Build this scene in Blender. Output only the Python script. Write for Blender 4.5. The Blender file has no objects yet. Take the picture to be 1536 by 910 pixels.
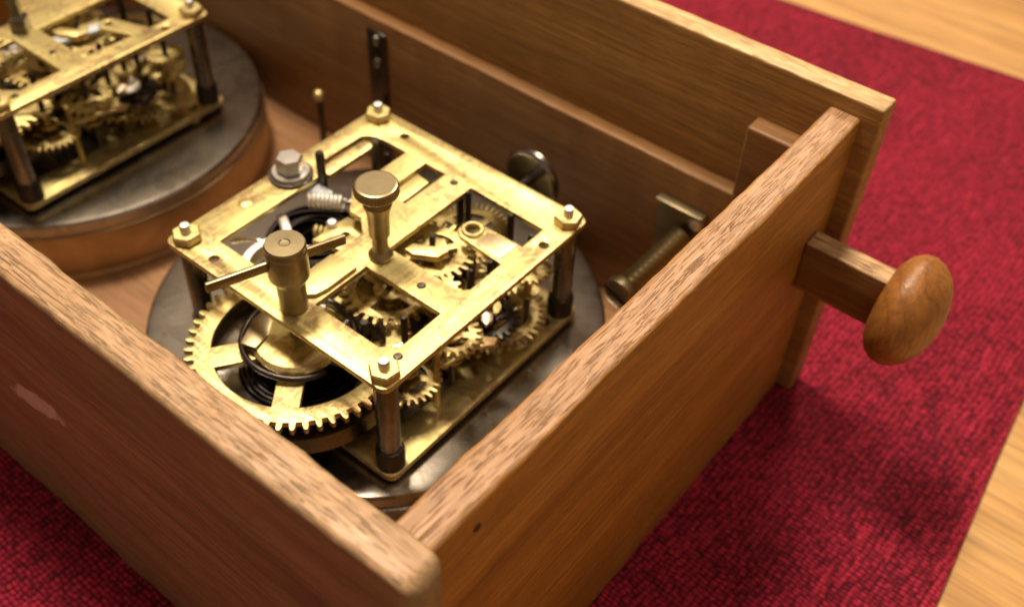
import bpy, bmesh, math, random
from mathutils import Vector, Matrix, noise

random.seed(7)
S = 0.065            # one unit of the layout (spacing of the plate nuts) in metres
scene = bpy.context.scene

# ------------------------------------------------------------------ camera
cam_d = bpy.data.cameras.new('camera')
cam = bpy.data.objects.new('camera', cam_d)
scene.collection.objects.link(cam)
RX = Vector((0.77743, 0.62795, 0.03584)); RD = Vector((0.46861, -0.54027, -0.69894)); RF = Vector((-0.41954, 0.56017, -0.71428))
CAM = Vector((1.66879, -1.55765, 2.65177))
m = Matrix((RX, -RD, -RF)).transposed().to_4x4()
m.translation = CAM * S
cam.matrix_world = m
cam_d.sensor_width = 36.0
cam_d.lens = 36.0 * 1599.0 / 1536.0
cam_d.clip_start = 0.005
cam_d.clip_end = 20.0
cam_d.dof.use_dof = True
cam_d.dof.focus_distance = 3.18 * S
cam_d.dof.aperture_fstop = 14.0
cam_d.dof.aperture_blades = 0
scene.camera = cam

# ------------------------------------------------------------------ world and lamps (indoor, evening)
world = bpy.data.worlds.new('World'); scene.world = world
world.use_nodes = True
bg = world.node_tree.nodes['Background']
bg.inputs['Color'].default_value = (0.62, 0.425, 0.27, 1)
bg.inputs['Strength'].default_value = 0.45

def area(name, loc, target, size, power, col):
    d = bpy.data.lights.new(name, 'AREA'); d.shape = 'DISK'; d.size = size * S
    d.energy = power; d.color = col
    o = bpy.data.objects.new(name, d); scene.collection.objects.link(o)
    o.location = Vector(loc) * S
    o.rotation_euler = (Vector(target) - Vector(loc)).to_track_quat('-Z', 'Y').to_euler()
    return o
area('ceiling_lamp', (-5.6, 2.2, 16.5), (0.0, 0.5, -0.3), 3.6, 16.0, (1.0, 0.82, 0.60))
area('far_lamp', (-3.0, 11.4, 11.8), (0.0, 0.5, -0.3), 4.0, 5.5, (1.0, 0.82, 0.60))
area('overhead_lamp', (5.2, 0.5, 16.0), (0.0, 0.5, -0.3), 4.0, 1.8, (1.0, 0.82, 0.60))

vs = scene.view_settings
vs.view_transform = 'Standard'; vs.look = 'None'; vs.gamma = 1.0; vs.use_curve_mapping = False
vs.exposure = 0.0

# ------------------------------------------------------------------ materials
def new_mat(name):
    mt = bpy.data.materials.new(name); mt.use_nodes = True
    nt = mt.node_tree; b = nt.nodes['Principled BSDF']
    return mt, nt, b
def N(nt, typ, **kw):
    n = nt.nodes.new(typ)
    for k, v in kw.items(): setattr(n, k, v)
    return n
def L(nt, a, b): nt.links.new(a, b)
def coords(nt, scale=(1, 1, 1), rot=(0, 0, 0), loc=(0, 0, 0)):
    tc = N(nt, 'ShaderNodeTexCoord'); mp = N(nt, 'ShaderNodeMapping')
    mp.inputs['Scale'].default_value = [s / S for s in scale]
    mp.inputs['Rotation'].default_value = rot
    mp.inputs['Location'].default_value = loc
    L(nt, tc.outputs['Object'], mp.inputs['Vector'])
    return mp.outputs['Vector']
def tex_noise(nt, vec, scale, detail=3, rough=0.55, dist=0.0):
    n = N(nt, 'ShaderNodeTexNoise'); n.inputs['Scale'].default_value = scale
    n.inputs['Detail'].default_value = detail; n.inputs['Roughness'].default_value = rough
    n.inputs['Distortion'].default_value = dist
    L(nt, vec, n.inputs['Vector']); return n.outputs['Fac']
def ramp(nt, fac, stops, interp='LINEAR'):
    r = N(nt, 'ShaderNodeValToRGB'); e = r.color_ramp.elements; r.color_ramp.interpolation = interp
    while len(e) < len(stops): e.new(0.5)
    for i, (p, c) in enumerate(stops):
        e[i].position = p; e[i].color = (c, c, c, 1) if isinstance(c, (int, float)) else (*c, 1)
    L(nt, fac, r.inputs['Fac']); return r.outputs['Color']
def mix(nt, fac, a, b, mode='MIX'):
    n = N(nt, 'ShaderNodeMix', data_type='RGBA', blend_type=mode)
    for sock, v in ((n.inputs[0], fac), (n.inputs[6], a), (n.inputs[7], b)):
        if isinstance(v, (int, float)): sock.default_value = v
        elif isinstance(v, tuple): sock.default_value = (*v, 1)
        else: L(nt, v, sock)
    return n.outputs[2]
def mathn(nt, op, a, b=None):
    n = N(nt, 'ShaderNodeMath', operation=op)
    for s, v in ((n.inputs[0], a), (n.inputs[1], b)):
        if v is None: continue
        if isinstance(v, (int, float)): s.default_value = v
        else: L(nt, v, s)
    return n.outputs[0]
def bump(nt, b, h, strength, dist):
    n = N(nt, 'ShaderNodeBump'); n.inputs['Strength'].default_value = strength
    n.inputs['Distance'].default_value = dist * S
    L(nt, h, n.inputs['Height']); L(nt, n.outputs['Normal'], b.inputs['Normal'])
    return n

def wood(name, axis, c_dark, c_mid, c_light, top=None, pore=1.0, gloss=0.42, stain=None, seed=0.0, fine=1.0):
    mt, nt, b = new_mat(name)
    st = [1.0, 1.0, 1.0]; st['xyz'.index(axis)] = 0.07
    v = coords(nt, st, loc=(seed, seed * .7, seed * 1.3))
    st2 = [1.0, 1.0, 1.0]; st2['xyz'.index(axis)] = 0.045
    v2 = coords(nt, st2, loc=(seed * 2, 3, seed))
    big = tex_noise(nt, v, 5.0 * fine, 4, 0.6, 0.6)
    fib = tex_noise(nt, v2, 46.0 * fine, 3, 0.65)
    st3 = [1.0, 1.0, 1.0]; st3['xyz'.index(axis)] = 0.055
    v3 = coords(nt, st3, loc=(1, seed, 5))
    por = tex_noise(nt, v3, 190.0 * fine, 1, 0.5)
    pmask = tex_noise(nt, v, 7.0, 3, 0.6)
    col = ramp(nt, big, [(0.28, c_dark), (0.5, c_mid), (0.72, c_light)])
    col = mix(nt, ramp(nt, fib, [(0.34, 0.85), (0.60, 0.0)]), col, mix(nt, 0.65, col, tuple(x * 0.75 for x in c_dark)))
    hair = tex_noise(nt, v2, 125.0 * fine, 2, 0.6)
    col = mix(nt, ramp(nt, hair, [(0.36, 0.6), (0.52, 0.0)]), col, mix(nt, 0.55, col, tuple(x * 0.6 for x in c_dark)))
    pf = mathn(nt, 'MULTIPLY', ramp(nt, por, [(0.36, 1.0), (0.44, 0.0)]), ramp(nt, pmask, [(0.36, 0.25), (0.60, 1.0)]))
    dark = tuple(x * 0.55 for x in c_dark)
    pstr = 0.3 * pore
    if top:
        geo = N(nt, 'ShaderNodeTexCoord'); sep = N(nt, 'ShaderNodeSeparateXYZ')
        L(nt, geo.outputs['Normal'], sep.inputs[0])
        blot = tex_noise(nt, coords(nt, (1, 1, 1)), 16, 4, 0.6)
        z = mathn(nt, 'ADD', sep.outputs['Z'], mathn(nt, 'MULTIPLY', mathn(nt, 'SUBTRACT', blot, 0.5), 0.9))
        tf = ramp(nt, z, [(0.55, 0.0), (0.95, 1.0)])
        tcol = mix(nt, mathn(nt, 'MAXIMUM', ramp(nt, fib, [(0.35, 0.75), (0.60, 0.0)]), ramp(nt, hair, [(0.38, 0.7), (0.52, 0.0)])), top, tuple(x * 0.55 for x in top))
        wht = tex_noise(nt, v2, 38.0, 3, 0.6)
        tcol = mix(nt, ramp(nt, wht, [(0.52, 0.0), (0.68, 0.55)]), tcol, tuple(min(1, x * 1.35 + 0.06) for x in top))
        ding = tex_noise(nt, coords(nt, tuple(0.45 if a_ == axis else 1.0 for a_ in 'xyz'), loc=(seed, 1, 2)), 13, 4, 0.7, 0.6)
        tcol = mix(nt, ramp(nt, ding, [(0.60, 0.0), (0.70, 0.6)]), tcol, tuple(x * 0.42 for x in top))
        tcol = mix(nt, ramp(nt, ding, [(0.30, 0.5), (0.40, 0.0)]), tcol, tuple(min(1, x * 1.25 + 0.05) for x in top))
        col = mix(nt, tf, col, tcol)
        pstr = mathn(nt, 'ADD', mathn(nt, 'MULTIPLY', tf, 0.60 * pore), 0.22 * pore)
    if stain:
        # pale smear of old glue with a ragged outline, centred at `stain` (x, z) on the face
        tc = N(nt, 'ShaderNodeTexCoord'); sp = N(nt, 'ShaderNodeSeparateXYZ'); L(nt, tc.outputs['Object'], sp.inputs[0])
        nz = tex_noise(nt, coords(nt, (1, 1, 1)), 9, 4, 0.6)
        dx = mathn(nt, 'SUBTRACT', mathn(nt, 'DIVIDE', sp.outputs['X'], S), stain[0])
        dz = mathn(nt, 'SUBTRACT', mathn(nt, 'DIVIDE', sp.outputs['Z'], S), stain[1])
        sh = mathn(nt, 'ADD', dz, mathn(nt, 'MULTIPLY', dx, stain[2]))
        q = mathn(nt, 'ADD', mathn(nt, 'POWER', mathn(nt, 'DIVIDE', dx, 0.19), 2.0), mathn(nt, 'POWER', mathn(nt, 'DIVIDE', sh, 0.065), 2.0))
        q = mathn(nt, 'ADD', mathn(nt, 'POWER', q, 0.5), mathn(nt, 'MULTIPLY', mathn(nt, 'SUBTRACT', nz, 0.5), 1.6))
        sf = ramp(nt, q, [(0.85, 0.8), (1.0, 0.0)])
        col = mix(nt, sf, col, (0.66, 0.54, 0.48))
    col = mix(nt, mathn(nt, 'MULTIPLY', pf, pstr), col, dark)
    L(nt, col, b.inputs['Base Color'])
    rg = ramp(nt, fib, [(0.3, gloss + 0.15), (0.7, gloss - 0.04)])
    L(nt, rg, b.inputs['Roughness'])
    b.inputs['Specular IOR Level'].default_value = 0.45
    h = mathn(nt, 'SUBTRACT', mathn(nt, 'MULTIPLY', fib, 0.5), mathn(nt, 'MULTIPLY', pf, pstr))
    bump(nt, b, h, 0.55, 0.012)
    return mt

def metal(name, c1, c2, rough, spots=None, brush=None, scale=6.0, bstr=0.08, metallic=1.0, rvar=0.12):
    mt, nt, b = new_mat(name)
    v = coords(nt)
    n1 = tex_noise(nt, v, scale, 5, 0.65, 0.4)
    col = mix(nt, ramp(nt, n1, [(0.38, 0.0), (0.66, 1.0)]), c1, c2)
    if spots:
        n2 = tex_noise(nt, v, scale * 2.3, 5, 0.7, 1.2)
        n3 = tex_noise(nt, v, scale * 0.45, 2, 0.5)
        f = mathn(nt, 'MULTIPLY', ramp(nt, n2, [(0.47, 0.0), (0.57, 0.85)]), ramp(nt, n3, [(0.38, 0.0), (0.52, 1.0)]))
        col = mix(nt, f, col, spots)
        n4 = tex_noise(nt, v, scale * 9, 3, 0.6)
        col = mix(nt, ramp(nt, n4, [(0.66, 0.0), (0.73, 0.65)]), col, tuple(x * 0.45 for x in spots))
        n5 = tex_noise(nt, coords(nt, (1, 0.05, 1), rot=(0, 0, 0.9)), 70, 2, 0.6)
        n6 = tex_noise(nt, coords(nt, (0.05, 1, 1), rot=(0, 0, 0.4)), 60, 2, 0.6)
        sc = mathn(nt, 'MAXIMUM', ramp(nt, n5, [(0.66, 0.0), (0.72, 1.0)]), ramp(nt, n6, [(0.67, 0.0), (0.73, 1.0)]))
        col = mix(nt, mathn(nt, 'MULTIPLY', sc, 0.35), col, tuple(min(1, x * 1.25) for x in c1))
    L(nt, col, b.inputs['Base Color'])
    b.inputs['Metallic'].default_value = metallic
    L(nt, ramp(nt, n1, [(0.3, rough), (0.7, rough + rvar)]), b.inputs['Roughness'])
    st = brush or (1, 1, 1)
    h = tex_noise(nt, coords(nt, st), 60.0, 3, 0.6)
    bump(nt, b, h, bstr, 0.01)
    return mt

M = {}
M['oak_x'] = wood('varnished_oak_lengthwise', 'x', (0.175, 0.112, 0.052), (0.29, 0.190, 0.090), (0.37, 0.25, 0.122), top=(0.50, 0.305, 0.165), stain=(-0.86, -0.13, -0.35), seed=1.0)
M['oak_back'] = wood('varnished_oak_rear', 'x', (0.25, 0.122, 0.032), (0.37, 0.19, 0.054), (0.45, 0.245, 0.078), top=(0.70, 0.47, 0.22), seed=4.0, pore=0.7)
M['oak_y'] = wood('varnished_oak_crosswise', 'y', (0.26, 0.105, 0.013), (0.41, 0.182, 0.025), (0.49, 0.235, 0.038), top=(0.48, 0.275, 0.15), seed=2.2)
M['rail'] = wood('plain_rail_wood', 'x', (0.20, 0.095, 0.032), (0.30, 0.15, 0.052), (0.38, 0.20, 0.074), seed=6.1, pore=0.35)
M['floor'] = wood('case_floor_wood', 'x', (0.22, 0.105, 0.045), (0.32, 0.165, 0.075), (0.40, 0.215, 0.10), seed=8.1, pore=0.3)
mt, nt, b = new_mat('turned_knob_wood'); 
kv = coords(nt, (1, 1, 1), rot=(0.35, 0.5, 0.2))
wv = N(nt, 'ShaderNodeTexWave'); wv.wave_type = 'RINGS'; wv.rings_direction = 'Y'; wv.wave_profile = 'SAW'
wv.inputs['Scale'].default_value = 5.5; wv.inputs['Distortion'].default_value = 2.5; wv.inputs['Detail'].default_value = 3.0; wv.inputs['Detail Scale'].default_value = 1.4
L(nt, kv, wv.inputs['Vector'])
kn = tex_noise(nt, coords(nt, (1, 1, 0.3), rot=(0.3, 0.3, 0)), 48, 4, 0.65)
kc = ramp(nt, wv.outputs['Fac'], [(0.0, (0.20, 0.072, 0.012)), (0.08, (0.29, 0.112, 0.020)), (0.6, (0.35, 0.142, 0.028)), (1.0, (0.31, 0.122, 0.024))])
kc = mix(nt, ramp(nt, kn, [(0.35, 0.6), (0.6, 0.0)]), kc, (0.14, 0.055, 0.014))
L(nt, kc, b.inputs['Base Color'])
L(nt, ramp(nt, kn, [(0.3, 0.48), (0.7, 0.32)]), b.inputs['Roughness'])
bump(nt, b, kn, 0.25, 0.01)
M['knob'] = mt
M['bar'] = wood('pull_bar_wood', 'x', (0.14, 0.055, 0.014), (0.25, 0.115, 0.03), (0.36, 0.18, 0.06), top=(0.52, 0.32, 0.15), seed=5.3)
M['brass'] = metal('aged_brass', (0.76, 0.67, 0.32), (0.67, 0.55, 0.23), 0.41, spots=(0.46, 0.31, 0.17), scale=7.0, brush=(1, 0.08, 1), bstr=0.16)
M['brass_dirty'] = metal('dull_brass', (0.70, 0.59, 0.27), (0.50, 0.38, 0.16), 0.40, spots=(0.28, 0.19, 0.10), scale=7.0)
M['brass_key'] = metal('browned_brass', (0.37, 0.31, 0.19), (0.28, 0.225, 0.13), 0.33, scale=9.0, bstr=0.03)
M['tarnish'] = metal('tarnished_tongue', (0.52, 0.44, 0.38), (0.66, 0.52, 0.26), 0.36, scale=8.0)
M['steel'] = metal('dark_steel', (0.30, 0.285, 0.27), (0.20, 0.185, 0.17), 0.20, scale=7.0)
M['black_steel'] = metal('blued_steel', (0.10, 0.09, 0.085), (0.06, 0.052, 0.05), 0.30, scale=7.0)
M['silver'] = metal('bright_steel', (0.92, 0.91, 0.88), (0.80, 0.78, 0.75), 0.42, scale=8.0)
M['grey_steel'] = metal('grey_steel', (0.60, 0.58, 0.56), (0.48, 0.46, 0.44), 0.33, scale=8.0)
M['pan'] = metal('pewter_pan_metal', (0.42, 0.385, 0.345), (0.33, 0.30, 0.265), 0.23, rvar=0.07, scale=2.5, bstr=0.03, spots=(0.27, 0.24, 0.21))
M['copper'] = metal('copper_brown_wall', (0.54, 0.385, 0.23), (0.40, 0.27, 0.15), 0.36, scale=3.0)
M['bluewhite'] = metal('pale_plastic', (0.50, 0.56, 0.64), (0.45, 0.50, 0.58), 0.4, metallic=0.0)

# red woven cloth
mt, nt, b = new_mat('red_woven_cloth')
vv0 = coords(nt, (36, 50, 36), rot=(0, 0, 0.03))
wob = N(nt, 'ShaderNodeTexNoise'); wob.inputs['Scale'].default_value = 5.0; L(nt, coords(nt), wob.inputs['Vector'])
vadd = N(nt, 'ShaderNodeVectorMath', operation='MULTIPLY_ADD'); L(nt, wob.outputs['Color'], vadd.inputs[0]); vadd.inputs[1].default_value = (1.6, 1.6, 0); L(nt, vv0, vadd.inputs[2])
vv = vadd.outputs[0]
wn = tex_noise(nt, coords(nt), 10, 3)
vo = N(nt, 'ShaderNodeTexVoronoi'); vo.inputs['Randomness'].default_value = 0.34; vo.inputs['Scale'].default_value = 1.0
L(nt, vv, vo.inputs['Vector'])
cell = N(nt, 'ShaderNodeSeparateColor'); L(nt, vo.outputs['Color'], cell.inputs[0])
blot = tex_noise(nt, coords(nt), 7.5, 5, 0.7, 0.5)
thr = tex_noise(nt, coords(nt, (1, 0.12, 1)), 40, 2, 0.6)
c = ramp(nt, vo.outputs['Distance'], [(0.08, (0.50, 0.024, 0.066)), (0.40, (0.31, 0.012, 0.037)), (0.66, (0.05, 0.002, 0.007))])
c = mix(nt, ramp(nt, cell.outputs[0], [(0.1, 0.45), (0.7, 0.0)]), c, (0.17, 0.006, 0.022))
c = mix(nt, ramp(nt, blot, [(0.30, 0.7), (0.48, 0.0)]), c, mix(nt, 0.75, c, (0.055, 0.004, 0.012)))
c = mix(nt, ramp(nt, thr, [(0.56, 0.0), (0.72, 0.4)]), c, (0.52, 0.03, 0.07))
L(nt, c, b.inputs['Base Color']); b.inputs['Roughness'].default_value = 0.85
b.inputs['Specular IOR Level'].default_value = 0.15
b.inputs['Sheen Weight'].default_value = 0.12; b.inputs['Sheen Tint'].default_value = (1, 0.35, 0.4, 1)
bump(nt, b, mathn(nt, 'SUBTRACT', 1.0, vo.outputs['Distance']), 0.9, 0.016)
M['cloth'] = mt

M['table'] = wood('oak_table_top', 'x', (0.36, 0.18, 0.06), (0.58, 0.33, 0.12), (0.70, 0.44, 0.18), seed=9.0, pore=0.25, gloss=0.36, fine=0.55)

# ------------------------------------------------------------------ object helpers (layout units; scaled to metres at the end)
WL = {}
def link(o, parent, loc):
    scene.collection.objects.link(o)
    loc = Vector(loc)
    if parent is not None:
        o.parent = parent; o.location = loc - WL[parent.name]
    else: o.location = loc
    WL[o.name] = loc
    return o
def obj(name, me, mat, parent=None, loc=(0, 0, 0), rot=None):
    o = bpy.data.objects.new(name, me)
    if mat is not None and not me.materials: me.materials.append(M[mat])
    link(o, parent, loc)
    if rot: o.rotation_euler = rot
    return o
def thing(name, label, cat, loc, group=None):
    o = bpy.data.objects.new(name, None); o.empty_display_size = 0.01
    link(o, None, loc); o['label'] = label; o['category'] = cat
    if group: o['group'] = group
    return o
def finish(bm, name, angle=35):
    bmesh.ops.recalc_face_normals(bm, faces=bm.faces[:])
    me = bpy.data.meshes.new(name); bm.to_mesh(me); bm.free()
    me.polygons.foreach_set('use_smooth', [True] * len(me.polygons))
    me.set_sharp_from_angle(angle=math.radians(angle))
    return me
CACHE = {}
def cached(key, fn):
    if key not in CACHE: CACHE[key] = fn()
    return CACHE[key]

def flat(name, loops, thick, bev=0.004):
    """a sheet-metal shape: outline plus holes, bevelled, centred on z = 0"""
    cu = bpy.data.curves.new(name, 'CURVE'); cu.dimensions = '2D'; cu.fill_mode = 'BOTH'
    cu.extrude = thick / 2 - bev; cu.bevel_depth = bev; cu.bevel_resolution = 1; cu.offset = -bev
    for lp in loops:
        sp = cu.splines.new('POLY'); sp.points.add(len(lp) - 1); sp.use_cyclic_u = True
        for i, (x, y) in enumerate(lp): sp.points[i].co = (x, y, 0, 1)
    o = bpy.data.objects.new('tmp', cu); scene.collection.objects.link(o)
    dg = bpy.context.evaluated_depsgraph_get(); dg.update()
    me = bpy.data.meshes.new_from_object(o.evaluated_get(dg))
    bpy.data.objects.remove(o); bpy.data.curves.remove(cu)
    me.name = name
    bm = bmesh.new(); bm.from_mesh(me); bpy.data.meshes.remove(me)
    bmesh.ops.remove_doubles(bm, verts=bm.verts[:], dist=1e-5)
    return finish(bm, name, 30)
def circ(cx, cy, r, n=24, a0=0.0):
    return [(cx + r * math.cos(a0 + 2 * math.pi * i / n), cy + r * math.sin(a0 + 2 * math.pi * i / n)) for i in range(n)]
def rrect(x0, x1, y0, y1, r, n=5):
    pts = []
    for cx, cy, a in ((x1 - r, y1 - r, 0), (x0 + r, y1 - r, 90), (x0 + r, y0 + r, 180), (x1 - r, y0 + r, 270)):
        for i in range(n + 1):
            t = math.radians(a + 90 * i / n); pts.append((cx + r * math.cos(t), cy + r * math.sin(t)))
    return pts
def gear_loops(r, n, depth, rim, spokes=4, hub=0.05, bore=0.015, sw=0.05, rot=0.0, tooth=0.5):
    out = []
    ro, ri = r, r - depth
    for i in range(n):
        a = 2 * math.pi * i / n; p = 2 * math.pi / n
        for f, rr in ((-0.5, ri), (-0.27, ri), (-0.24, ri + depth * .55), (-0.15, ro - depth * .1), (0.0, ro), (0.15, ro - depth * .1), (0.24, ri + depth * .55), (0.27, ri)):
            out.append((rr * math.cos(a + f * p), rr * math.sin(a + f * p)))
    loops = [out]
    r2 = ri - rim
    if spokes:
        for k in range(spokes):
            a0 = rot + 2 * math.pi * k / spokes; a1 = a0 + 2 * math.pi / spokes
            o1 = math.asin(sw / 2 / r2); o2 = math.asin(min(.9, sw / 2 / hub))
            if a1 - o2 <= a0 + o2 + .05: o2 = (a1 - a0) / 2 - .03
            lp = []
            for i in range(13):
                t = a0 + o1 + (a1 - a0 - 2 * o1) * i / 12; lp.append((r2 * math.cos(t), r2 * math.sin(t)))
            for i in range(7):
                t = a1 - o2 - (a1 - a0 - 2 * o2) * i / 6; lp.append((hub * math.cos(t), hub * math.sin(t)))
            loops.append(lp)
    if bore: loops.append(circ(0, 0, bore, 14))
    return loops

def lathe(name, prof, seg=40, axis='z', angle=35, cap=True):
    """turn a profile of (radius, height) pairs"""
    bm = bmesh.new(); rings = []
    for r, z in prof:
        if r < 1e-6: rings.append([bm.verts.new((0, 0, z))])
        else: rings.append([bm.verts.new((r * math.cos(2 * math.pi * i / seg), r * math.sin(2 * math.pi * i / seg), z)) for i in range(seg)])
    for a, b_ in zip(rings, rings[1:]):
        for i in range(seg):
            j = (i + 1) % seg
            if len(a) == 1 and len(b_) > 1: bm.faces.new((a[0], b_[i], b_[j]))
            elif len(b_) == 1 and len(a) > 1: bm.faces.new((a[i], a[j], b_[0]))
            elif len(a) > 1: bm.faces.new((a[i], a[j], b_[j], b_[i]))
    if cap:
        if len(rings[0]) > 1: bm.faces.new(rings[0][::-1])
        if len(rings[-1]) > 1: bm.faces.new(rings[-1])
    if axis == 'x': bmesh.ops.rotate(bm, verts=bm.verts[:], cent=(0, 0, 0), matrix=Matrix.Rotation(math.radians(90), 3, 'Y'))
    if axis == 'y': bmesh.ops.rotate(bm, verts=bm.verts[:], cent=(0, 0, 0), matrix=Matrix.Rotation(math.radians(-90), 3, 'X'))
    return finish(bm, name, angle)
def prism(name, n, r, h, bev, rot=0.0):
    return lathe(name, [(r - bev, 0), (r, bev), (r, h - bev), (r - bev, h)], seg=n, angle=20) if not rot else rotated(lathe(name, [(r - bev, 0), (r, bev), (r, h - bev), (r - bev, h)], seg=n, angle=20), rot)
def rotated(me, a): me.transform(Matrix.Rotation(a, 4, 'Z')); return me
def tube(name, pts, r, seg=8, closed=False, flatz=1.0):
    bm = bmesh.new(); pts = [Vector(p) for p in pts]; n = len(pts); rings = []
    up = Vector((0, 0, 1)); prev = None
    for i, p in enumerate(pts):
        t = (pts[(i + 1) % n] - pts[i - 1]) if closed else (pts[min(i + 1, n - 1)] - pts[max(i - 1, 0)])
        t.normalize()
        a = t.cross(up)
        if a.length < 1e-3: a = t.cross(Vector((1, 0, 0)))
        a.normalize(); c = a.cross(t).normalized()
        if prev is not None and a.dot(prev) < 0: a = -a; c = -c
        prev = a
        rings.append([bm.verts.new(p + r * (math.cos(2 * math.pi * k / seg) * a + flatz * math.sin(2 * math.pi * k / seg) * c)) for k in range(seg)])
    for i in range(n if closed else n - 1):
        a, b_ = rings[i], rings[(i + 1) % n]
        for k in range(seg): bm.faces.new((a[k], a[(k + 1) % seg], b_[(k + 1) % seg], b_[k]))
    if not closed: bm.faces.new(rings[0][::-1]); bm.faces.new(rings[-1])
    return finish(bm, name, 50)
def box(name, sx, sy, sz, bev=0.006, seg=2, mat4=None):
    bm = bmesh.new(); bmesh.ops.create_cube(bm, size=1.0)
    bmesh.ops.scale(bm, vec=(sx, sy, sz), verts=bm.verts[:])
    bmesh.ops.bevel(bm, geom=bm.edges[:], offset=bev, segments=seg, affect='EDGES', profile=0.5)
    if mat4: bmesh.ops.transform(bm, matrix=mat4, verts=bm.verts[:])
    return finish(bm, name, 40)
def plank(name, lo, hi, axis, r=0.02, er=0.02, jitter=0.004, step=0.03, seed=0.0, rn=4, en=5):
    """a board with softened, slightly worn arrises, swept along its length"""
    ax = 'xyz'.index(axis); o = [i for i in range(3) if i != ax]
    L0, L1 = lo[ax], hi[ax]
    st = []
    for i in range(en):
        t = math.pi / 2 * i / en; st.append((L0 + er * (1 - math.sin(t)), er * (1 - math.cos(math.pi / 2 - t))))
    st = []
    for i in range(en + 1):
        t = math.pi / 2 * i / en; st.append((L0 + er * (1 - math.cos(t)), er * (1 - math.sin(t))))
    n = max(2, int((L1 - L0 - 2 * er) / step))
    for i in range(1, n): st.append((L0 + er + (L1 - L0 - 2 * er) * i / n, 0.0))
    for i in range(en, -1, -1):
        t = math.pi / 2 * i / en; st.append((L1 - er * (1 - math.cos(t)), er * (1 - math.sin(t))))
    bm = bmesh.new(); rings = []
    for s, ins in st:
        sec = rrect(lo[o[0]] + ins, hi[o[0]] - ins, lo[o[1]] + ins, hi[o[1]] - ins, max(r, 0.002), rn)
        ring = []
        for u, w in sec:
            p = [0, 0, 0]; p[ax] = s; p[o[0]] = u; p[o[1]] = w
            q = Vector(p)
            nv = noise.noise_vector(q * 3.1 + Vector((seed, seed, 0))) * jitter + noise.noise_vector(q * 14 + Vector((seed, 0, seed))) * jitter * .45 + noise.noise_vector(q * 31 + Vector((seed, 2, seed))) * jitter * .3
            ring.append(bm.verts.new(q + nv))
        rings.append(ring)
    k = len(rings[0])
    for a, b_ in zip(rings, rings[1:]):
        for i in range(k): bm.faces.new((a[i], a[(i + 1) % k], b_[(i + 1) % k], b_[i]))
    bm.faces.new(rings[0][::-1]); bm.faces.new(rings[-1])
    return finish(bm, name, 50)
def helix(r, pitch, turns, seg=14, start=0.0):
    n = int(turns * seg)
    return [(r * math.cos(2 * math.pi * i / seg + start), r * math.sin(2 * math.pi * i / seg + start), pitch * i / seg) for i in range(n + 1)]

# ------------------------------------------------------------------ setting: table, cloth
RUG = -0.921; FLOOR = -0.86
bm = bmesh.new()
vv_ = [bm.verts.new(p) for p in ((-16, -12, 0), (16, -12, 0), (16, 16, 0), (-16, 16, 0))]
bm.faces.new(vv_)
ext = bmesh.ops.extrude_face_region(bm, geom=bm.faces[:])
bmesh.ops.translate(bm, vec=(0, 0, -0.35), verts=[e for e in ext['geom'] if isinstance(e, bmesh.types.BMVert)])
tb = obj('table_top', finish(bm, 'table_top'), 'table', None, (0, 0, RUG - 0.052))
tb['kind'] = 'structure'

def right_edge(y): return 1.652 + (2.261 - y) * 0.074 + 0.012 * math.sin(y * 2.1)
def far_edge(x): return 4.722 + 0.085 * x + 0.02 * math.sin(x * 1.3)
bm = bmesh.new(); NX, NY = 150, 130; g = []
for i in range(NX + 1):
    row = []
    for j in range(NY + 1):
        u = i / NX; w = j / NY
        y = -5.5 + (far_edge(0) + 5.5) * w
        x = -8.0 + (right_edge(y) + 8.0) * u
        y = -5.5 + (far_edge(x) + 5.5) * w
        z = 0.006 * noise.noise(Vector((x * .8, y * .8, 0))) + 0.003 * noise.noise(Vector((x * 2.5, y * 2.5, 4)))
        e = min((right_edge(y) - x), far_edge(x) - y)
        if e < 0.03: z -= 0.012 * (1 - e / 0.03) ** 2
        if -4.2 < x < 0.9 and -0.8 < y < 1.8: z = min(z, 0.0)
        row.append(bm.verts.new((x, y, z - 0.004)))
    g.append(row)
for i in range(NX):
    for j in range(NY): bm.faces.new((g[i][j], g[i + 1][j], g[i + 1][j + 1], g[i][j + 1]))
bnd = [e for e in bm.edges if e.is_boundary]
ex = bmesh.ops.extrude_edge_only(bm, edges=bnd)
for v_ in [e for e in ex['geom'] if isinstance(e, bmesh.types.BMVert)]: v_.co.z = -0.048
rug = obj('table_runner', finish(bm, 'table_runner', 60), 'cloth', None, (0, 0, RUG))
rug['label'] = 'red woven cloth runner lying on the wooden table under the case'; rug['category'] = 'table runner'

# ------------------------------------------------------------------ the wooden case
case = thing('wooden_case', 'open brown oak box with a round pull knob holding two clock movements', 'wooden box', (0, 0, RUG))
H1, H2 = 0.497, 0.559
XL = -4.15
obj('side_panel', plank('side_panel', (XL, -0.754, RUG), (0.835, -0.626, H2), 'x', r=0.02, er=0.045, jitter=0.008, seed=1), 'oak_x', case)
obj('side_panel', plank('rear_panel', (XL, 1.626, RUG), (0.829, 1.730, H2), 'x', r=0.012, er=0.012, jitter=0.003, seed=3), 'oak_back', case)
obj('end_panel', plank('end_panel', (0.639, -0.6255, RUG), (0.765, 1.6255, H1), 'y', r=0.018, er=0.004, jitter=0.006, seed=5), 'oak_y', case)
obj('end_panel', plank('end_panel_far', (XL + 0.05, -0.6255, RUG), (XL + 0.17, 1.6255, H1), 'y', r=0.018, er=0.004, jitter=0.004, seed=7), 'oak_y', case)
obj('floor_panel', plank('floor_panel', (XL + 0.171, -0.6255, RUG + 0.003), (0.6385, 1.6255, FLOOR), 'x', r=0.004, er=0.004, jitter=0.0, step=.3), 'floor', case)
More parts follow.
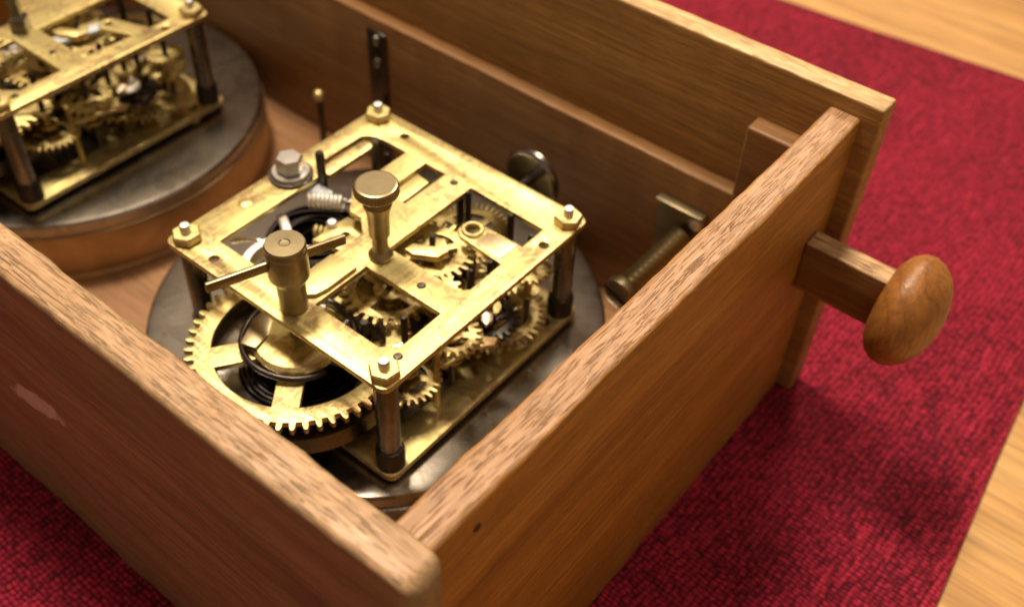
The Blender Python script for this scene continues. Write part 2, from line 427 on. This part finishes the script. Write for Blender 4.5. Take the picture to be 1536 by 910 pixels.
obj('rail', plank('rail', (XL + 0.171, 1.55, FLOOR + 0.001), (0.6385, 1.6257, 0.0), 'x', r=0.01, er=0.01, jitter=0.005, seed=11), 'rail', case)
obj('corner_block', plank('corner_block', (0.39, 1.535, 0.001), (0.6387, 1.6257, 0.335), 'z', r=0.012, er=0.012, jitter=0.004, seed=14), 'rail', case)
# nail hole plug in the end panel
obj('nail_head', lathe('nail_head', [(0.0, 0.004), (0.012, 0.003), (0.014, 0.0)], 12, 'x'), 'black_steel', case, (0.766, -0.448, 0.408))
# pull bar with its turned knob
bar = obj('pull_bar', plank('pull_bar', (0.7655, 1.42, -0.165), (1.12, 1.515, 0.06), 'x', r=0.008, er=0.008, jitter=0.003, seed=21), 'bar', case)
kp = [(0.0, 0.0), (0.12, 0.0), (0.155, 0.006), (0.19, 0.028), (0.212, 0.062), (0.216, 0.095), (0.203, 0.135), (0.172, 0.172), (0.13, 0.198), (0.08, 0.214), (0.035, 0.221), (0.0, 0.222)]
obj('knob', lathe('knob', kp, 56, 'x', 60), 'knob', bar, (1.085, 1.4675, -0.055))
# iron strap screwed to the far rail
strap = obj('strap', box('strap', 0.12, 0.012, 0.42, 0.004), 'black_steel', case, (-1.53, 1.541, -0.27))
for dz in (-0.105, -0.225):
    obj('screw', lathe('screw', [(0.026, 0.0), (0.024, 0.008), (0.014, 0.016), (0.0, 0.018)], 16, 'y'), 'steel', strap, (-1.53, 1.5345, dz), (math.pi, 0, 0))
shadow_pts = [(-1.53 + 0.12 * t + 0.1 * math.sin(t * 1.6), 1.50 - 0.16 * t, -0.45 - 0.22 * t) for t in [i / 10 for i in range(11)]]
obj('shadow_strip', tube('shadow_strip', shadow_pts, 0.035, 8, flatz=0.3), 'black_steel', strap)  # added dark strip standing in for the shadow edge below the strap
# angle plate with long slotted screw
plate = obj('angle_plate', box('angle_plate', 0.22, 0.014, 0.30, 0.004), 'brass_key', case, (0.20, 1.542, -0.30))
obj('plate_flange', box('plate_flange', 0.22, 0.05, 0.012, 0.003), 'brass_key', plate, (0.20, 1.520, -0.150))
obj('screw', lathe('plate_screw', [(0.03, 0.0), (0.028, 0.012), (0.016, 0.022), (0.0, 0.025)], 18, 'y'), 'silver', plate, (0.275, 1.534, -0.21), (math.pi, 0, 0))
def threaded():
    pf = []
    for i in range(12):
        z = 0.0 + i * 0.035; pf += [(0.026, z), (0.047, z + 0.017)]
    return lathe('bolt_shank', pf, 20, 'y', 25)
bolt = obj('long_screw', threaded(), 'brass_key', case, (0.225, 1.10, -0.29))
hd = lathe('screw_head', [(0.0, -0.052), (0.05, -0.052), (0.066, -0.044), (0.07, -0.01), (0.066, 0.0), (0.0, 0.0)], 28, 'y', 30)
obj('screw_head', hd, 'brass_key', bolt, (0.225, 1.10, -0.29))
obj('screw_slot', box('screw_slot', 0.13, 0.006, 0.02, 0.001, 1), 'black_steel', bolt, (0.225, 1.0475, -0.29), (0, 0.5, 0))
# upright rod with ball tip standing on the floor
rod = obj('upright_rod', lathe('upright_rod', [(0.028, 0.0), (0.028, 0.01), (0.017, 0.012), (0.017, 0.39)], 14), 'black_steel', case, (-1.79, 1.37, FLOOR))
obj('ball_tip', lathe('ball_tip', [(0.0, -0.03), (0.02, -0.024), (0.03, -0.006), (0.03, 0.006), (0.02, 0.024), (0.0, 0.03)], 18, 'z', 80), 'brass', rod, (-1.79, 1.37, FLOOR + 0.41))

# ------------------------------------------------------------------ clock movements
NUTS = [(0.0, 0.0), (0.0, 0.995), (-0.99, 1.0), (-0.99, 0.003)]
def top_plate_loops(far):
    lp = [rrect(-1.05, 0.055, -0.058, 1.058, 0.035)]
    w1 = [(-0.895, 0.072), (-0.535, 0.072), (-0.535, 0.44), (-0.60, 0.50), (-0.66, 0.50), (-0.745, 0.60), (-0.745, 0.905), (-0.868, 0.905), (-0.90, 0.90), (-0.935, 0.885), (-0.955, 0.86), (-0.955, 0.62), (-0.93, 0.62), (-0.93, 0.825), (-0.922, 0.848), (-0.90, 0.858), (-0.878, 0.848), (-0.87, 0.825), (-0.87, 0.60), (-0.895, 0.60)]
    lp.append(w1)
    lp.append([(-0.64, 0.67), (-0.535, 0.67), (-0.535, 0.905), (-0.64, 0.905)])
    if far:
        t = [(-0.045, 0.905), (-0.405, 0.905), (-0.405, 0.45), (-0.06, 0.45), (-0.045, 0.52), (-0.045, 0.66), (-0.22, 0.66)]
        t = [(-0.405, 0.45), (-0.06, 0.45), (-0.045, 0.70), (-0.20, 0.64), (-0.235, 0.65), (-0.25, 0.69), (-0.235, 0.73), (-0.20, 0.74), (-0.045, 0.79), (-0.045, 0.905), (-0.405, 0.905)]
        lp.append(t); lp.append(circ(-0.21, 0.69, 0.018, 14))
    else:
        lp.append([(-0.405, 0.45), (-0.075, 0.45), (-0.045, 0.48), (-0.045, 0.652), (-0.255, 0.668), (-0.285, 0.69), (-0.29, 0.725), (-0.27, 0.755), (-0.225, 0.771), (-0.045, 0.775), (-0.045, 0.902), (-0.405, 0.908)])
        lp.append(circ(-0.238, 0.722, 0.026, 18))
    lp.append([(-0.40, 0.075), (-0.10, 0.075), (-0.045, 0.125), (-0.045, 0.325), (-0.40, 0.325)])
    for h in ((-0.838, -0.003), (0.010, 0.834), (-0.823, 0.979)): lp.append(circ(*h, 0.019, 18))
    return lp
def bottom_plate_loops():
    lp = [rrect(-1.05, 0.055, -0.058, 1.058, 0.035)]
    lp.append([(-0.88, 0.08), (-0.58, 0.08), (-0.58, 0.45), (-0.88, 0.45)])
    lp.append([(-0.88, 0.55), (-0.58, 0.55), (-0.58, 0.92), (-0.88, 0.92)])
    lp.append([(-0.48, 0.08), (-0.10, 0.08), (-0.08, 0.30), (-0.08, 0.46), (-0.48, 0.46)])
    lp.append([(-0.48, 0.54), (-0.16, 0.54), (-0.22, 0.72), (-0.22, 0.92), (-0.48, 0.92)])
    lp.append(circ(-0.012, 0.905, 0.026, 18))
    return lp

def movement(off, far, label):
    ox, oy = off
    def P(x, y, z): return (x + ox, y + oy, z)
    t = thing('clock_movement', label, 'clock movement', P(-0.5, 0.5, FLOOR), 'brass clock movements lying in the case')
    def G(name, key, fn, mat, loc, parent=None, rot=None):
        return obj(name, cached(key, fn), mat, parent or t, P(*loc), rot)
    # pan
    pc = (-0.60, 0.56, FLOOR) if not far else (-0.55, 0.565, FLOOR)
    pan_prof = [(0.0, 0.325), (0.60, 0.327), (0.80, 0.330), (0.905, 0.330), (0.928, 0.326), (0.938, 0.314), (0.936, 0.262), (0.930, 0.258)]
    wall_prof = [(0.930, 0.259), (0.945, 0.255), (0.948, 0.235), (0.940, 0.03), (0.955, 0.012), (0.955, 0.002)]
    pn_ = G('dial_pan', 'pan', lambda: lathe('dial_pan', pan_prof, 112, 'z', 40, cap=False), 'pan', pc)
    G('pan_wall', 'panw%d' % far, lambda: lathe('pan_wall', wall_prof, 112, 'z', 40, cap=False), 'copper' if far else 'steel', pc, pn_)
    # plates
    tp = G('top_plate', 'top%d' % far, lambda: flat('top_plate', top_plate_loops(far), 0.024, 0.004), 'brass', (0, 0, -0.012))
    G('bottom_plate', 'bot', lambda: flat('bottom_plate', bottom_plate_loops(), 0.026, 0.004), 'brass', (0, 0, -0.493))
    for (x, y) in ((-0.984, 0.272), (-0.474, 0.886), (-0.186, 0.381), (-0.02, 0.085)):
        big = x < -0.9
        G('rivet', 'rivet%d' % big, lambda: lathe('rivet', [(0.0, 0.006), (0.012 if not big else 0.02, 0.005), (0.017 if not big else 0.027, 0.0)], 18), 'brass' if big else 'steel', (x, y, 0.0005), tp)
    if not far:
        tg = [(-0.05, 0.656), (-0.252, 0.672), (-0.281, 0.692), (-0.286, 0.725), (-0.268, 0.751), (-0.225, 0.766), (-0.05, 0.77)]
        G('bushing', 'bush', lambda: lathe('bushing', [(0.027, 0.0), (0.043, 0.0), (0.043, 0.006), (0.039, 0.010), (0.031, 0.010), (0.027, 0.006), (0.027, 0.0)], 28, cap=False), 'brass', (-0.238, 0.722, 0.0006), tp)
        G('stain_patch', 'stn', lambda: flat('stain_patch', [[(-0.06, 0.662), (-0.18, 0.672), (-0.19, 0.70), (-0.185, 0.745), (-0.15, 0.762), (-0.06, 0.764)]], 0.004, 0.001), 'tarnish', (0, 0, 0.0022), tp)
    # pillars with collar, nut and stud
    for i, (x, y) in enumerate(NUTS):
        pl = G('pillar', 'pillar', lambda: lathe('pillar', [(0.040, 0.0), (0.042, 0.008), (0.042, 0.48), (0.036, 0.502)], 28), 'steel', (x, y, -0.527))
        G('collar', 'collar', lambda: lathe('collar', [(0.044, 0.0), (0.052, 0.006), (0.053, 0.125), (0.049, 0.140), (0.042, 0.142)], 28), 'black_steel', (x, y, -0.5265), pl)
        G('nut', 'nut', lambda: lathe('nut', [(0.045, 0.0), (0.056, 0.005), (0.056, 0.026), (0.050, 0.033), (0.018, 0.034)], 6, 'z', 15), 'brass', (x, y, 0.0006), pl, (0, 0, 0.4 + i * 0.37))
        G('stud', 'stud', lambda: lathe('stud', [(0.020, 0.0), (0.020, 0.058), (0.016, 0.066), (0.0, 0.069)], 18), 'silver', (x, y, 0.003), pl)
    # going barrel: great wheel, wire ring, hub, steel barrel and mainspring
    gx, gy = -0.462, 0.030
    gw = G('great_wheel', 'gw', lambda: flat('great_wheel', gear_loops(0.405, 54, 0.034, 0.062, 5, 0.13, 0.03, 0.095, rot=0.35), 0.026, 0.003), 'brass', (gx, gy, -0.205))
    G('click_wire', 'cw', lambda: tube('click_wire', [(0.20 * math.cos(a) * 1.0, 0.20 * math.sin(a), 0.004 * math.sin(3 * a)) for a in [2 * math.pi * (i + 2) / 44 for i in range(41)]], 0.012, 8), 'black_steel', (gx, gy, -0.168), gw)
    G('ratchet', 'ra', lambda: lathe('ratchet', [(0.03, 0.012), (0.11, 0.013), (0.155, 0.006), (0.168, -0.004), (0.168, -0.016), (0.03, -0.016)], 40, 'z', 25), 'brass', (gx, gy, -0.170), gw)
    G('click', 'ck', lambda: flat('click', [[(-0.03, -0.09), (0.03, -0.10), (0.055, -0.03), (0.04, 0.05), (-0.005, 0.085), (-0.03, 0.03)]], 0.036, 0.006), 'brass_key', (gx - 0.13, gy - 0.075, -0.165), gw, (0, 0, 0.5))
    bd = [(0.36, 0.165), (0.345, 0.158), (0.33, 0.12), (0.30, 0.098), (0.23, 0.09), (0.225, 0.07), (0.335, 0.06), (0.35, 0.0), (0.0, 0.0)]
    br = G('barrel', 'bar', lambda: lathe('barrel', bd, 64, 'z', 40, cap=False), 'steel', (gx, gy, -0.40))
    sp = []
    for i in range(9 * 26):
        a = 2 * math.pi * i / 26; r = 0.07 + 0.155 * i / (9 * 26); sp.append((r * math.cos(a), r * math.sin(a), 0.0))
    def ribbon():
        bm = bmesh.new(); pr = None
        for (x, y, z) in sp:
            k = math.hypot(x, y); nx, ny = x / k, y / k
            q = [bm.verts.new((x - nx * .0035, y - ny * .0035, 0)), bm.verts.new((x - nx * .0035, y - ny * .0035, .05)), bm.verts.new((x + nx * .0035, y + ny * .0035, .05)), bm.verts.new((x + nx * .0035, y + ny * .0035, 0))]
            if pr:
                for c_ in range(4): bm.faces.new((pr[c_], pr[(c_ + 1) % 4], q[(c_ + 1) % 4], q[c_]))
            pr = q
        return finish(bm, 'mainspring', 60)
    G('mainspring', 'ms', ribbon, 'black_steel', (gx, gy, -0.345), br)
    G('arbor', 'ga', lambda: lathe('arbor', [(0.028, 0.0), (0.028, 0.50)], 18), 'steel', (gx, gy, -0.50), gw)
    # wheels of the train: (x, y, z, radius, teeth, rim, spokes, material)
    train = [(-0.365, 0.400, -0.150, 0.190, 28, 0.034, 4, 'brass_dirty'),
             (-0.335, 0.605, -0.085, 0.168, 26, 0.042, 4, 'brass'),
             (-0.170, 0.455, -0.070, 0.085, 12, 0.030, 0, 'brass'),
             (-0.400, 0.885, -0.220, 0.185, 44, 0.040, 4, 'brass_dirty'),
             (-0.150, 0.750, -0.395, 0.215, 38, 0.040, 4, 'brass'),
             (-0.085, 0.640, -0.300, 0.125, 22, 0.030, 3, 'black_steel'),
             (-0.110, 0.560, -0.345, 0.120, 18, 0.030, 3, 'brass_dirty'),
             (-0.760, 0.300, -0.215, 0.215, 46, 0.040, 4, 'silver'),
             (-0.800, 0.850, -0.300, 0.140, 30, 0.040, 4, 'brass_dirty'),
             (-0.620, 0.640, -0.100, 0.130, 24, 0.030, 3, 'brass_dirty'),
             (-0.130, 0.230, -0.330, 0.130, 26, 0.030, 4, 'brass_dirty'),
             (-0.080, 0.420, -0.215, 0.115, 20, 0.026, 3, 'brass'),
             (-0.190, 0.890, -0.320, 0.120, 26, 0.028, 3, 'brass'),
             (-0.060, 0.850, -0.180, 0.090, 18, 0.022, 0, 'brass_dirty')]
    for i, (x, y, z, r, n, rim, sk, mt_) in enumerate(train):
        if (not far) and i == 7: continue
        w = G('wheel', 'w%d' % i, lambda: flat('wheel', gear_loops(r, n, min(0.034, r * .2), rim, sk, r * .32, 0.012, 0.03, rot=i * .7), 0.018, 0.0025), mt_, (x, y, z), None, (0, 0, i * 0.31))
        G('arbor', 'ar', lambda: lathe('wheel_arbor', [(0.008, 0.0), (0.013, 0.012), (0.013, 0.475), (0.008, 0.487)], 12), 'black_steel', (x, y, -0.492), w)
        pz = z - 0.12 if z > -0.25 else z + 0.05
        pn = G('pinion', 'pnc', lambda: lathe('pinion', [(0.013, 0.0), (0.046, 0.0), (0.046, 0.012), (0.016, 0.014), (0.016, 0.076), (0.046, 0.078), (0.046, 0.09), (0.013, 0.09)], 20), 'brass_dirty', (x, y, pz), w)
    for i in (1, 3, 4):
        x, y, z = train[i][:3]; pz = z - 0.12 if z > -0.25 else z + 0.05
        for k in range(8):
            a = k * math.pi / 4
            G('pinion_wire', 'pw', lambda: lathe('pinion_wire', [(0.006, 0.0), (0.006, 0.066)], 8), 'steel', (x + .036 * math.cos(a), y + .036 * math.sin(a), pz + 0.012))
    G('spring_barrel', 'sbar', lambda: lathe('spring_barrel', [(0.03, 0.215), (0.12, 0.215), (0.125, 0.205), (0.145, 0.205), (0.158, 0.195), (0.16, 0.02), (0.168, 0.012), (0.168, 0.0)], 44, 'z', 30), 'black_steel', (-0.50, 0.575, -0.46))
    wires = [[(-0.96, 0.16, -0.10), (-0.90, 0.22, -0.09), (-0.80, 0.24, -0.10), (-0.70, 0.36, -0.12), (-0.66, 0.50, -0.12)],
             [(-0.98, 0.62, -0.14), (-0.88, 0.60, -0.16), (-0.80, 0.70, -0.15), (-0.66, 0.74, -0.17)],
             [(-0.20, 0.12, -0.16), (-0.13, 0.20, -0.13), (-0.10, 0.32, -0.13), (-0.12, 0.50, -0.15)],
             [(-0.98, 0.44, -0.20), (-0.90, 0.36, -0.17), (-0.84, 0.14, -0.19), (-0.90, 0.04, -0.22)]]
    for i, w_ in enumerate(wires):
        def bent(w_=w_):
            ps = []
            for a_, b_ in zip(w_, w_[1:]):
                for k in range(5): ps.append(tuple(a_[c_] + (b_[c_] - a_[c_]) * k / 5 for c_ in range(3)))
            ps.append(w_[-1]); q = ps
            for _ in range(3): q = [q[0]] + [tuple((q[n - 1][c_] + 2 * q[n][c_] + q[n + 1][c_]) / 4 for c_ in range(3)) for n in range(1, len(q) - 1)] + [q[-1]]
            return tube('lever_wire', q, 0.011, 7)
        G('lever_wire', 'lw%d' % i, bent, 'silver' if i in (0, 3) else 'steel', (0, 0, 0))
    # posts and levers between the plates
    for (x, y, z, h, r, mt_) in ((-0.24, 0.72, -0.48, 0.47, 0.016, 'black_steel'), (-0.30, 0.20, -0.48, 0.36, 0.020, 'black_steel'), (-0.05, 0.30, -0.48, 0.30, 0.014, 'brass_dirty'), (-0.47, 0.92, -0.48, 0.47, 0.016, 'black_steel'), (-0.90, 0.885, -0.48, 0.47, 0.022, 'steel')):
        G('post', 'post%.2f%.3f' % (h, r), lambda: lathe('post', [(r * .7, 0.0), (r, 0.01), (r, h - 0.01), (r * .7, h)], 14), mt_, (x, y, z))
    lev = flat
    G('lever', 'lv1', lambda: flat('lever', [[(0, -0.02), (0.16, -0.035), (0.20, -0.06), (0.22, -0.02), (0.17, 0.025), (0, 0.02), (-0.025, 0)]], 0.016, 0.003), 'brass_dirty', (-0.30, 0.16, -0.26), None, (0, 0, 1.2))
    G('lever', 'lv2', lambda: flat('lever_hook', [[(0, -0.03), (0.09, -0.05), (0.13, -0.02), (0.12, 0.05), (0.085, 0.055), (0.08, 0.01), (0.0, 0.03), (-0.03, 0)]], 0.03, 0.006), 'brass', (-0.355, 0.52, -0.035), None, (0, 0, 0.75))
    G('lever', 'lv3', lambda: flat('lever_fork', [[(0, -0.025), (0.14, -0.03), (0.20, -0.07), (0.235, -0.05), (0.20, -0.01), (0.235, 0.035), (0.205, 0.06), (0.13, 0.03), (0, 0.025), (-0.03, 0)], circ(0.01, 0, 0.01, 10)], 0.018, 0.004), 'brass', (-0.05, 0.33, -0.27), None, (0, 0, 1.45))
    G('lever', 'lv4', lambda: flat('lever_arm', [[(0, -0.022), (0.22, -0.018), (0.30, -0.05), (0.32, -0.02), (0.24, 0.022), (0, 0.022), (-0.025, 0)]], 0.016, 0.004), 'tarnish', (-0.03, 0.56, -0.22), None, (0, 0, 2.2))
    # keeper blade lying on the centre bar
    G('blade', 'bl', lambda: flat('blade', [[(-0.062, 0.15), (0.055, 0.16), (0.055, 0.02), (0.045, -0.03), (0.02, -0.055), (-0.02, -0.055), (-0.05, -0.03), (-0.062, 0.02)]], 0.018, 0.005), 'brass', (-0.465, 0.128, 0.0095))
    # winding key with cross bar
    if not far:
        kprof = [(0.046, 0.0), (0.050, 0.004), (0.050, 0.115), (0.055, 0.135), (0.068, 0.150), (0.070, 0.158), (0.070, 0.258), (0.066, 0.264), (0.069, 0.268), (0.069, 0.286), (0.065, 0.292), (0.02, 0.293), (0.016, 0.290), (0.0, 0.289)]
        key = G('winding_key', 'key', lambda: lathe('winding_key', kprof, 44, 'z', 30), 'brass_key', (-0.448, 0.022, 0.0006))
        a = math.atan2(0.43, 0.157)
        G('cross_bar', 'kb', lambda: box('cross_bar', 0.49, 0.017, 0.040, 0.005), 'brass_key', (-0.478 + 0.012, -0.005, 0.212), key, (0, 0, a))
        # thumb screw
        def knurl():
            bm = bmesh.new(); n = 96; rings = []
            for r, z, kn in ((0.030, 0.0, 0), (0.074, 0.006, 0), (0.080, 0.012, 1), (0.080, 0.040, 1), (0.074, 0.047, 0), (0.068, 0.049, 0)):
                rings.append([bm.verts.new(((r - (kn * .0035 if i % 2 else 0)) * math.cos(2 * math.pi * i / n), (r - (kn * .0035 if i % 2 else 0)) * math.sin(2 * math.pi * i / n), z)) for i in range(n)])
            for a_, b_ in zip(rings, rings[1:]):
                for i in range(n): bm.faces.new((a_[i], a_[(i + 1) % n], b_[(i + 1) % n], b_[i]))
            bm.faces.new(rings[0][::-1]); bm.faces.new(rings[-1])
            return finish(bm, 'knurled_head', 9)
        th = G('thumb_screw', 'ts', lambda: lathe('thumb_screw', [(0.044, 0.0), (0.046, 0.012), (0.030, 0.030), (0.028, 0.090), (0.038, 0.105), (0.040, 0.200), (0.052, 0.245), (0.034, 0.29)], 32, 'z', 30), 'brass_key', (-0.400, 0.400, 0.0006))
        G('knurled_head', 'kh', knurl, 'brass_key', (-0.400, 0.400, 0.285), th)
        # hex bolt with washers on the long bar
        bt = G('bolt', 'bt', lambda: lathe('bolt', [(0.052, 0.0), (0.055, 0.005), (0.055, 0.052), (0.048, 0.062), (0.0, 0.063)], 6, 'z', 20), 'grey_steel', (-0.978, 0.500, 0.030))
        G('washer', 'wa', lambda: lathe('washer', [(0.046, 0.0), (0.086, 0.0), (0.088, 0.004), (0.086, 0.012), (0.046, 0.012)], 36), 'steel', (-0.978, 0.500, 0.002), bt)
        G('washer', 'wb', lambda: lathe('spring_washer', [(0.046, 0.0), (0.074, 0.0), (0.076, 0.006), (0.072, 0.014), (0.046, 0.014)], 36), 'grey_steel', (-0.978, 0.500, 0.0145), bt)
        G('spacer', 'spc', lambda: box('spacer', 0.11, 0.06, 0.03, 0.008), 'bluewhite', (-0.868, 0.535, -0.045))
        G('stop_pin', 'sp', lambda: lathe('stop_pin', [(0.018, 0.0), (0.018, 0.27), (0.013, 0.278)], 14), 'black_steel', (-0.885, 0.575, -0.16))
        # coil springs and bright bands in the left window
        c1 = [(x_, y_, z_) for (x_, y_, z_) in helix(0.027, 0.017, 8)]
        G('coil_spring', 'cs1', lambda: tube('coil_spring', c1, 0.0085, 7), 'silver', (-0.872, 0.485, -0.055), None, (math.radians(90), 0, math.radians(122)))
        c2 = [(x_, y_, z_) for (x_, y_, z_) in helix(0.022, 0.020, 5)]
        G('coil_spring', 'cs2', lambda: tube('coil_spring_small', c2, 0.008, 6), 'brass', (-0.78, 0.42, -0.12), None, (math.radians(90), 0, math.radians(115)))
        def band(r, a0, a1, h, n=20):
            bm = bmesh.new(); pr = None
            for i in range(n + 1):
                a_ = a0 + (a1 - a0) * i / n; c_, s_ = math.cos(a_), math.sin(a_)
                q = [bm.verts.new((r * c_, r * s_, 0)), bm.verts.new((r * c_, r * s_, h)), bm.verts.new(((r - .03) * c_, (r - .03) * s_, h)), bm.verts.new(((r - .03) * c_, (r - .03) * s_, 0))]
                if pr:
                    for k in range(4): bm.faces.new((pr[k], pr[(k + 1) % 4], q[(k + 1) % 4], q[k]))
                else: bm.faces.new(q)
                pr = q
            bm.faces.new(pr[::-1]); return finish(bm, 'steel_band', 50)
        G('steel_band', 'sb1', lambda: band(0.15, 1.9, 4.6, 0.05), 'silver', (-0.72, 0.20, -0.14))
        G('steel_band', 'sb2', lambda: tube('steel_leaf', [(-0.07, 0.05, 0), (-0.03, 0.03, 0.01), (0.02, 0.0, 0.012), (0.07, -0.035, 0.004)], 0.02, 10, flatz=0.4), 'silver', (-0.835, 0.315, -0.075))
        def coil():
            bm = bmesh.new(); pr = None; n = 7 * 30
            for i in range(n + 1):
                a_ = 2 * math.pi * i / 30; rr = 0.05 + 0.16 * i / n; c_, s_ = math.cos(a_), math.sin(a_); h_ = 0.012 * math.sin(a_ * 1.3)
                q = [bm.verts.new((rr * c_, rr * s_, h_)), bm.verts.new((rr * c_, rr * s_, 0.20 + h_)), bm.verts.new(((rr + .008) * c_, (rr + .008) * s_, 0.20 + h_)), bm.verts.new(((rr + .008) * c_, (rr + .008) * s_, h_))]
                if pr:
                    for k in range(4): bm.faces.new((pr[k], pr[(k + 1) % 4], q[(k + 1) % 4], q[k]))
                pr = q
            return finish(bm, 'strike_spring', 60)
        G('strike_spring', 'stsp', coil, 'black_steel', (-0.87, 0.49, -0.46))
        G('cock', 'cock', lambda: flat('cock', [[(-0.08, -0.06), (0.07, -0.07), (0.10, 0.02), (0.06, 0.10), (-0.02, 0.11), (-0.05, 0.04)], circ(0.02, 0.02, 0.014, 12)], 0.02, 0.004), 'brass', (-0.655, 0.43, -0.085), None, (0, 0, 0.3))
        G('screw', 'sc1', lambda: lathe('small_screw', [(0.022, 0.0), (0.022, 0.012), (0.015, 0.02), (0.0, 0.022)], 16), 'silver', (-0.715, 0.455, -0.074))
        G('lever_tip', 'lt', lambda: flat('lever_tip', [[(-0.04, -0.14), (0.03, -0.14), (0.042, 0.10), (-0.03, 0.115)]], 0.02, 0.006), 'brass', (-0.60, 0.74, -0.03), None, (0, 0, 0.08))
        # pulley wheel behind the rear edge
        pu = G('side_wheel', 'pu', lambda: lathe('side_wheel', [(0.0, -0.012), (0.10, -0.012), (0.118, -0.02), (0.128, -0.01), (0.128, 0.01), (0.118, 0.02), (0.10, 0.012), (0.0, 0.012)], 40, 'y', 40), 'steel', (-0.305, 1.17, -0.055))
        G('side_wheel_axle', 'pua', lambda: lathe('side_wheel_axle', [(0.0, -0.03), (0.018, -0.026), (0.02, -0.012), (0.02, 0.14), (0.0, 0.14)], 16, 'y', 40), 'steel', (-0.305, 1.02, -0.055), pu)
    else:
        G('winding_square', 'wsq', lambda: lathe('winding_square', [(0.05, 0.0), (0.05, 0.06), (0.03, 0.075), (0.03, 0.26), (0.024, 0.27)], 4, 'z', 20), 'steel', (-0.448, 0.40, 0.0006))
        G('lever_tip', 'flt', lambda: box('steel_lever', 0.30, 0.06, 0.02, 0.006), 'bluewhite', (-0.30, 0.60, -0.05), None, (0, 0, 1.35))
        G('disc', 'dsc', lambda: lathe('disc', [(0.0, 0.02), (0.05, 0.018), (0.06, 0.008), (0.06, 0.0)], 24), 'silver', (-0.06, 0.62, -0.24))
    return t

near = movement((0, 0), 0, 'brass clock movement with winding key and knurled thumb screw, nearest the camera')
farm = movement((-2.2, 0.015), 1, 'blurred brass clock movement on its round pan in the rear corner')

# ------------------------------------------------------------------ scale the layout to metres
done = set()
for o in list(scene.objects):
    if o.type == 'MESH' and o.data.name not in done:
        o.data.transform(Matrix.Scale(S, 4)); done.add(o.data.name)
    if o.type in ('MESH', 'EMPTY'): o.location = o.location * S
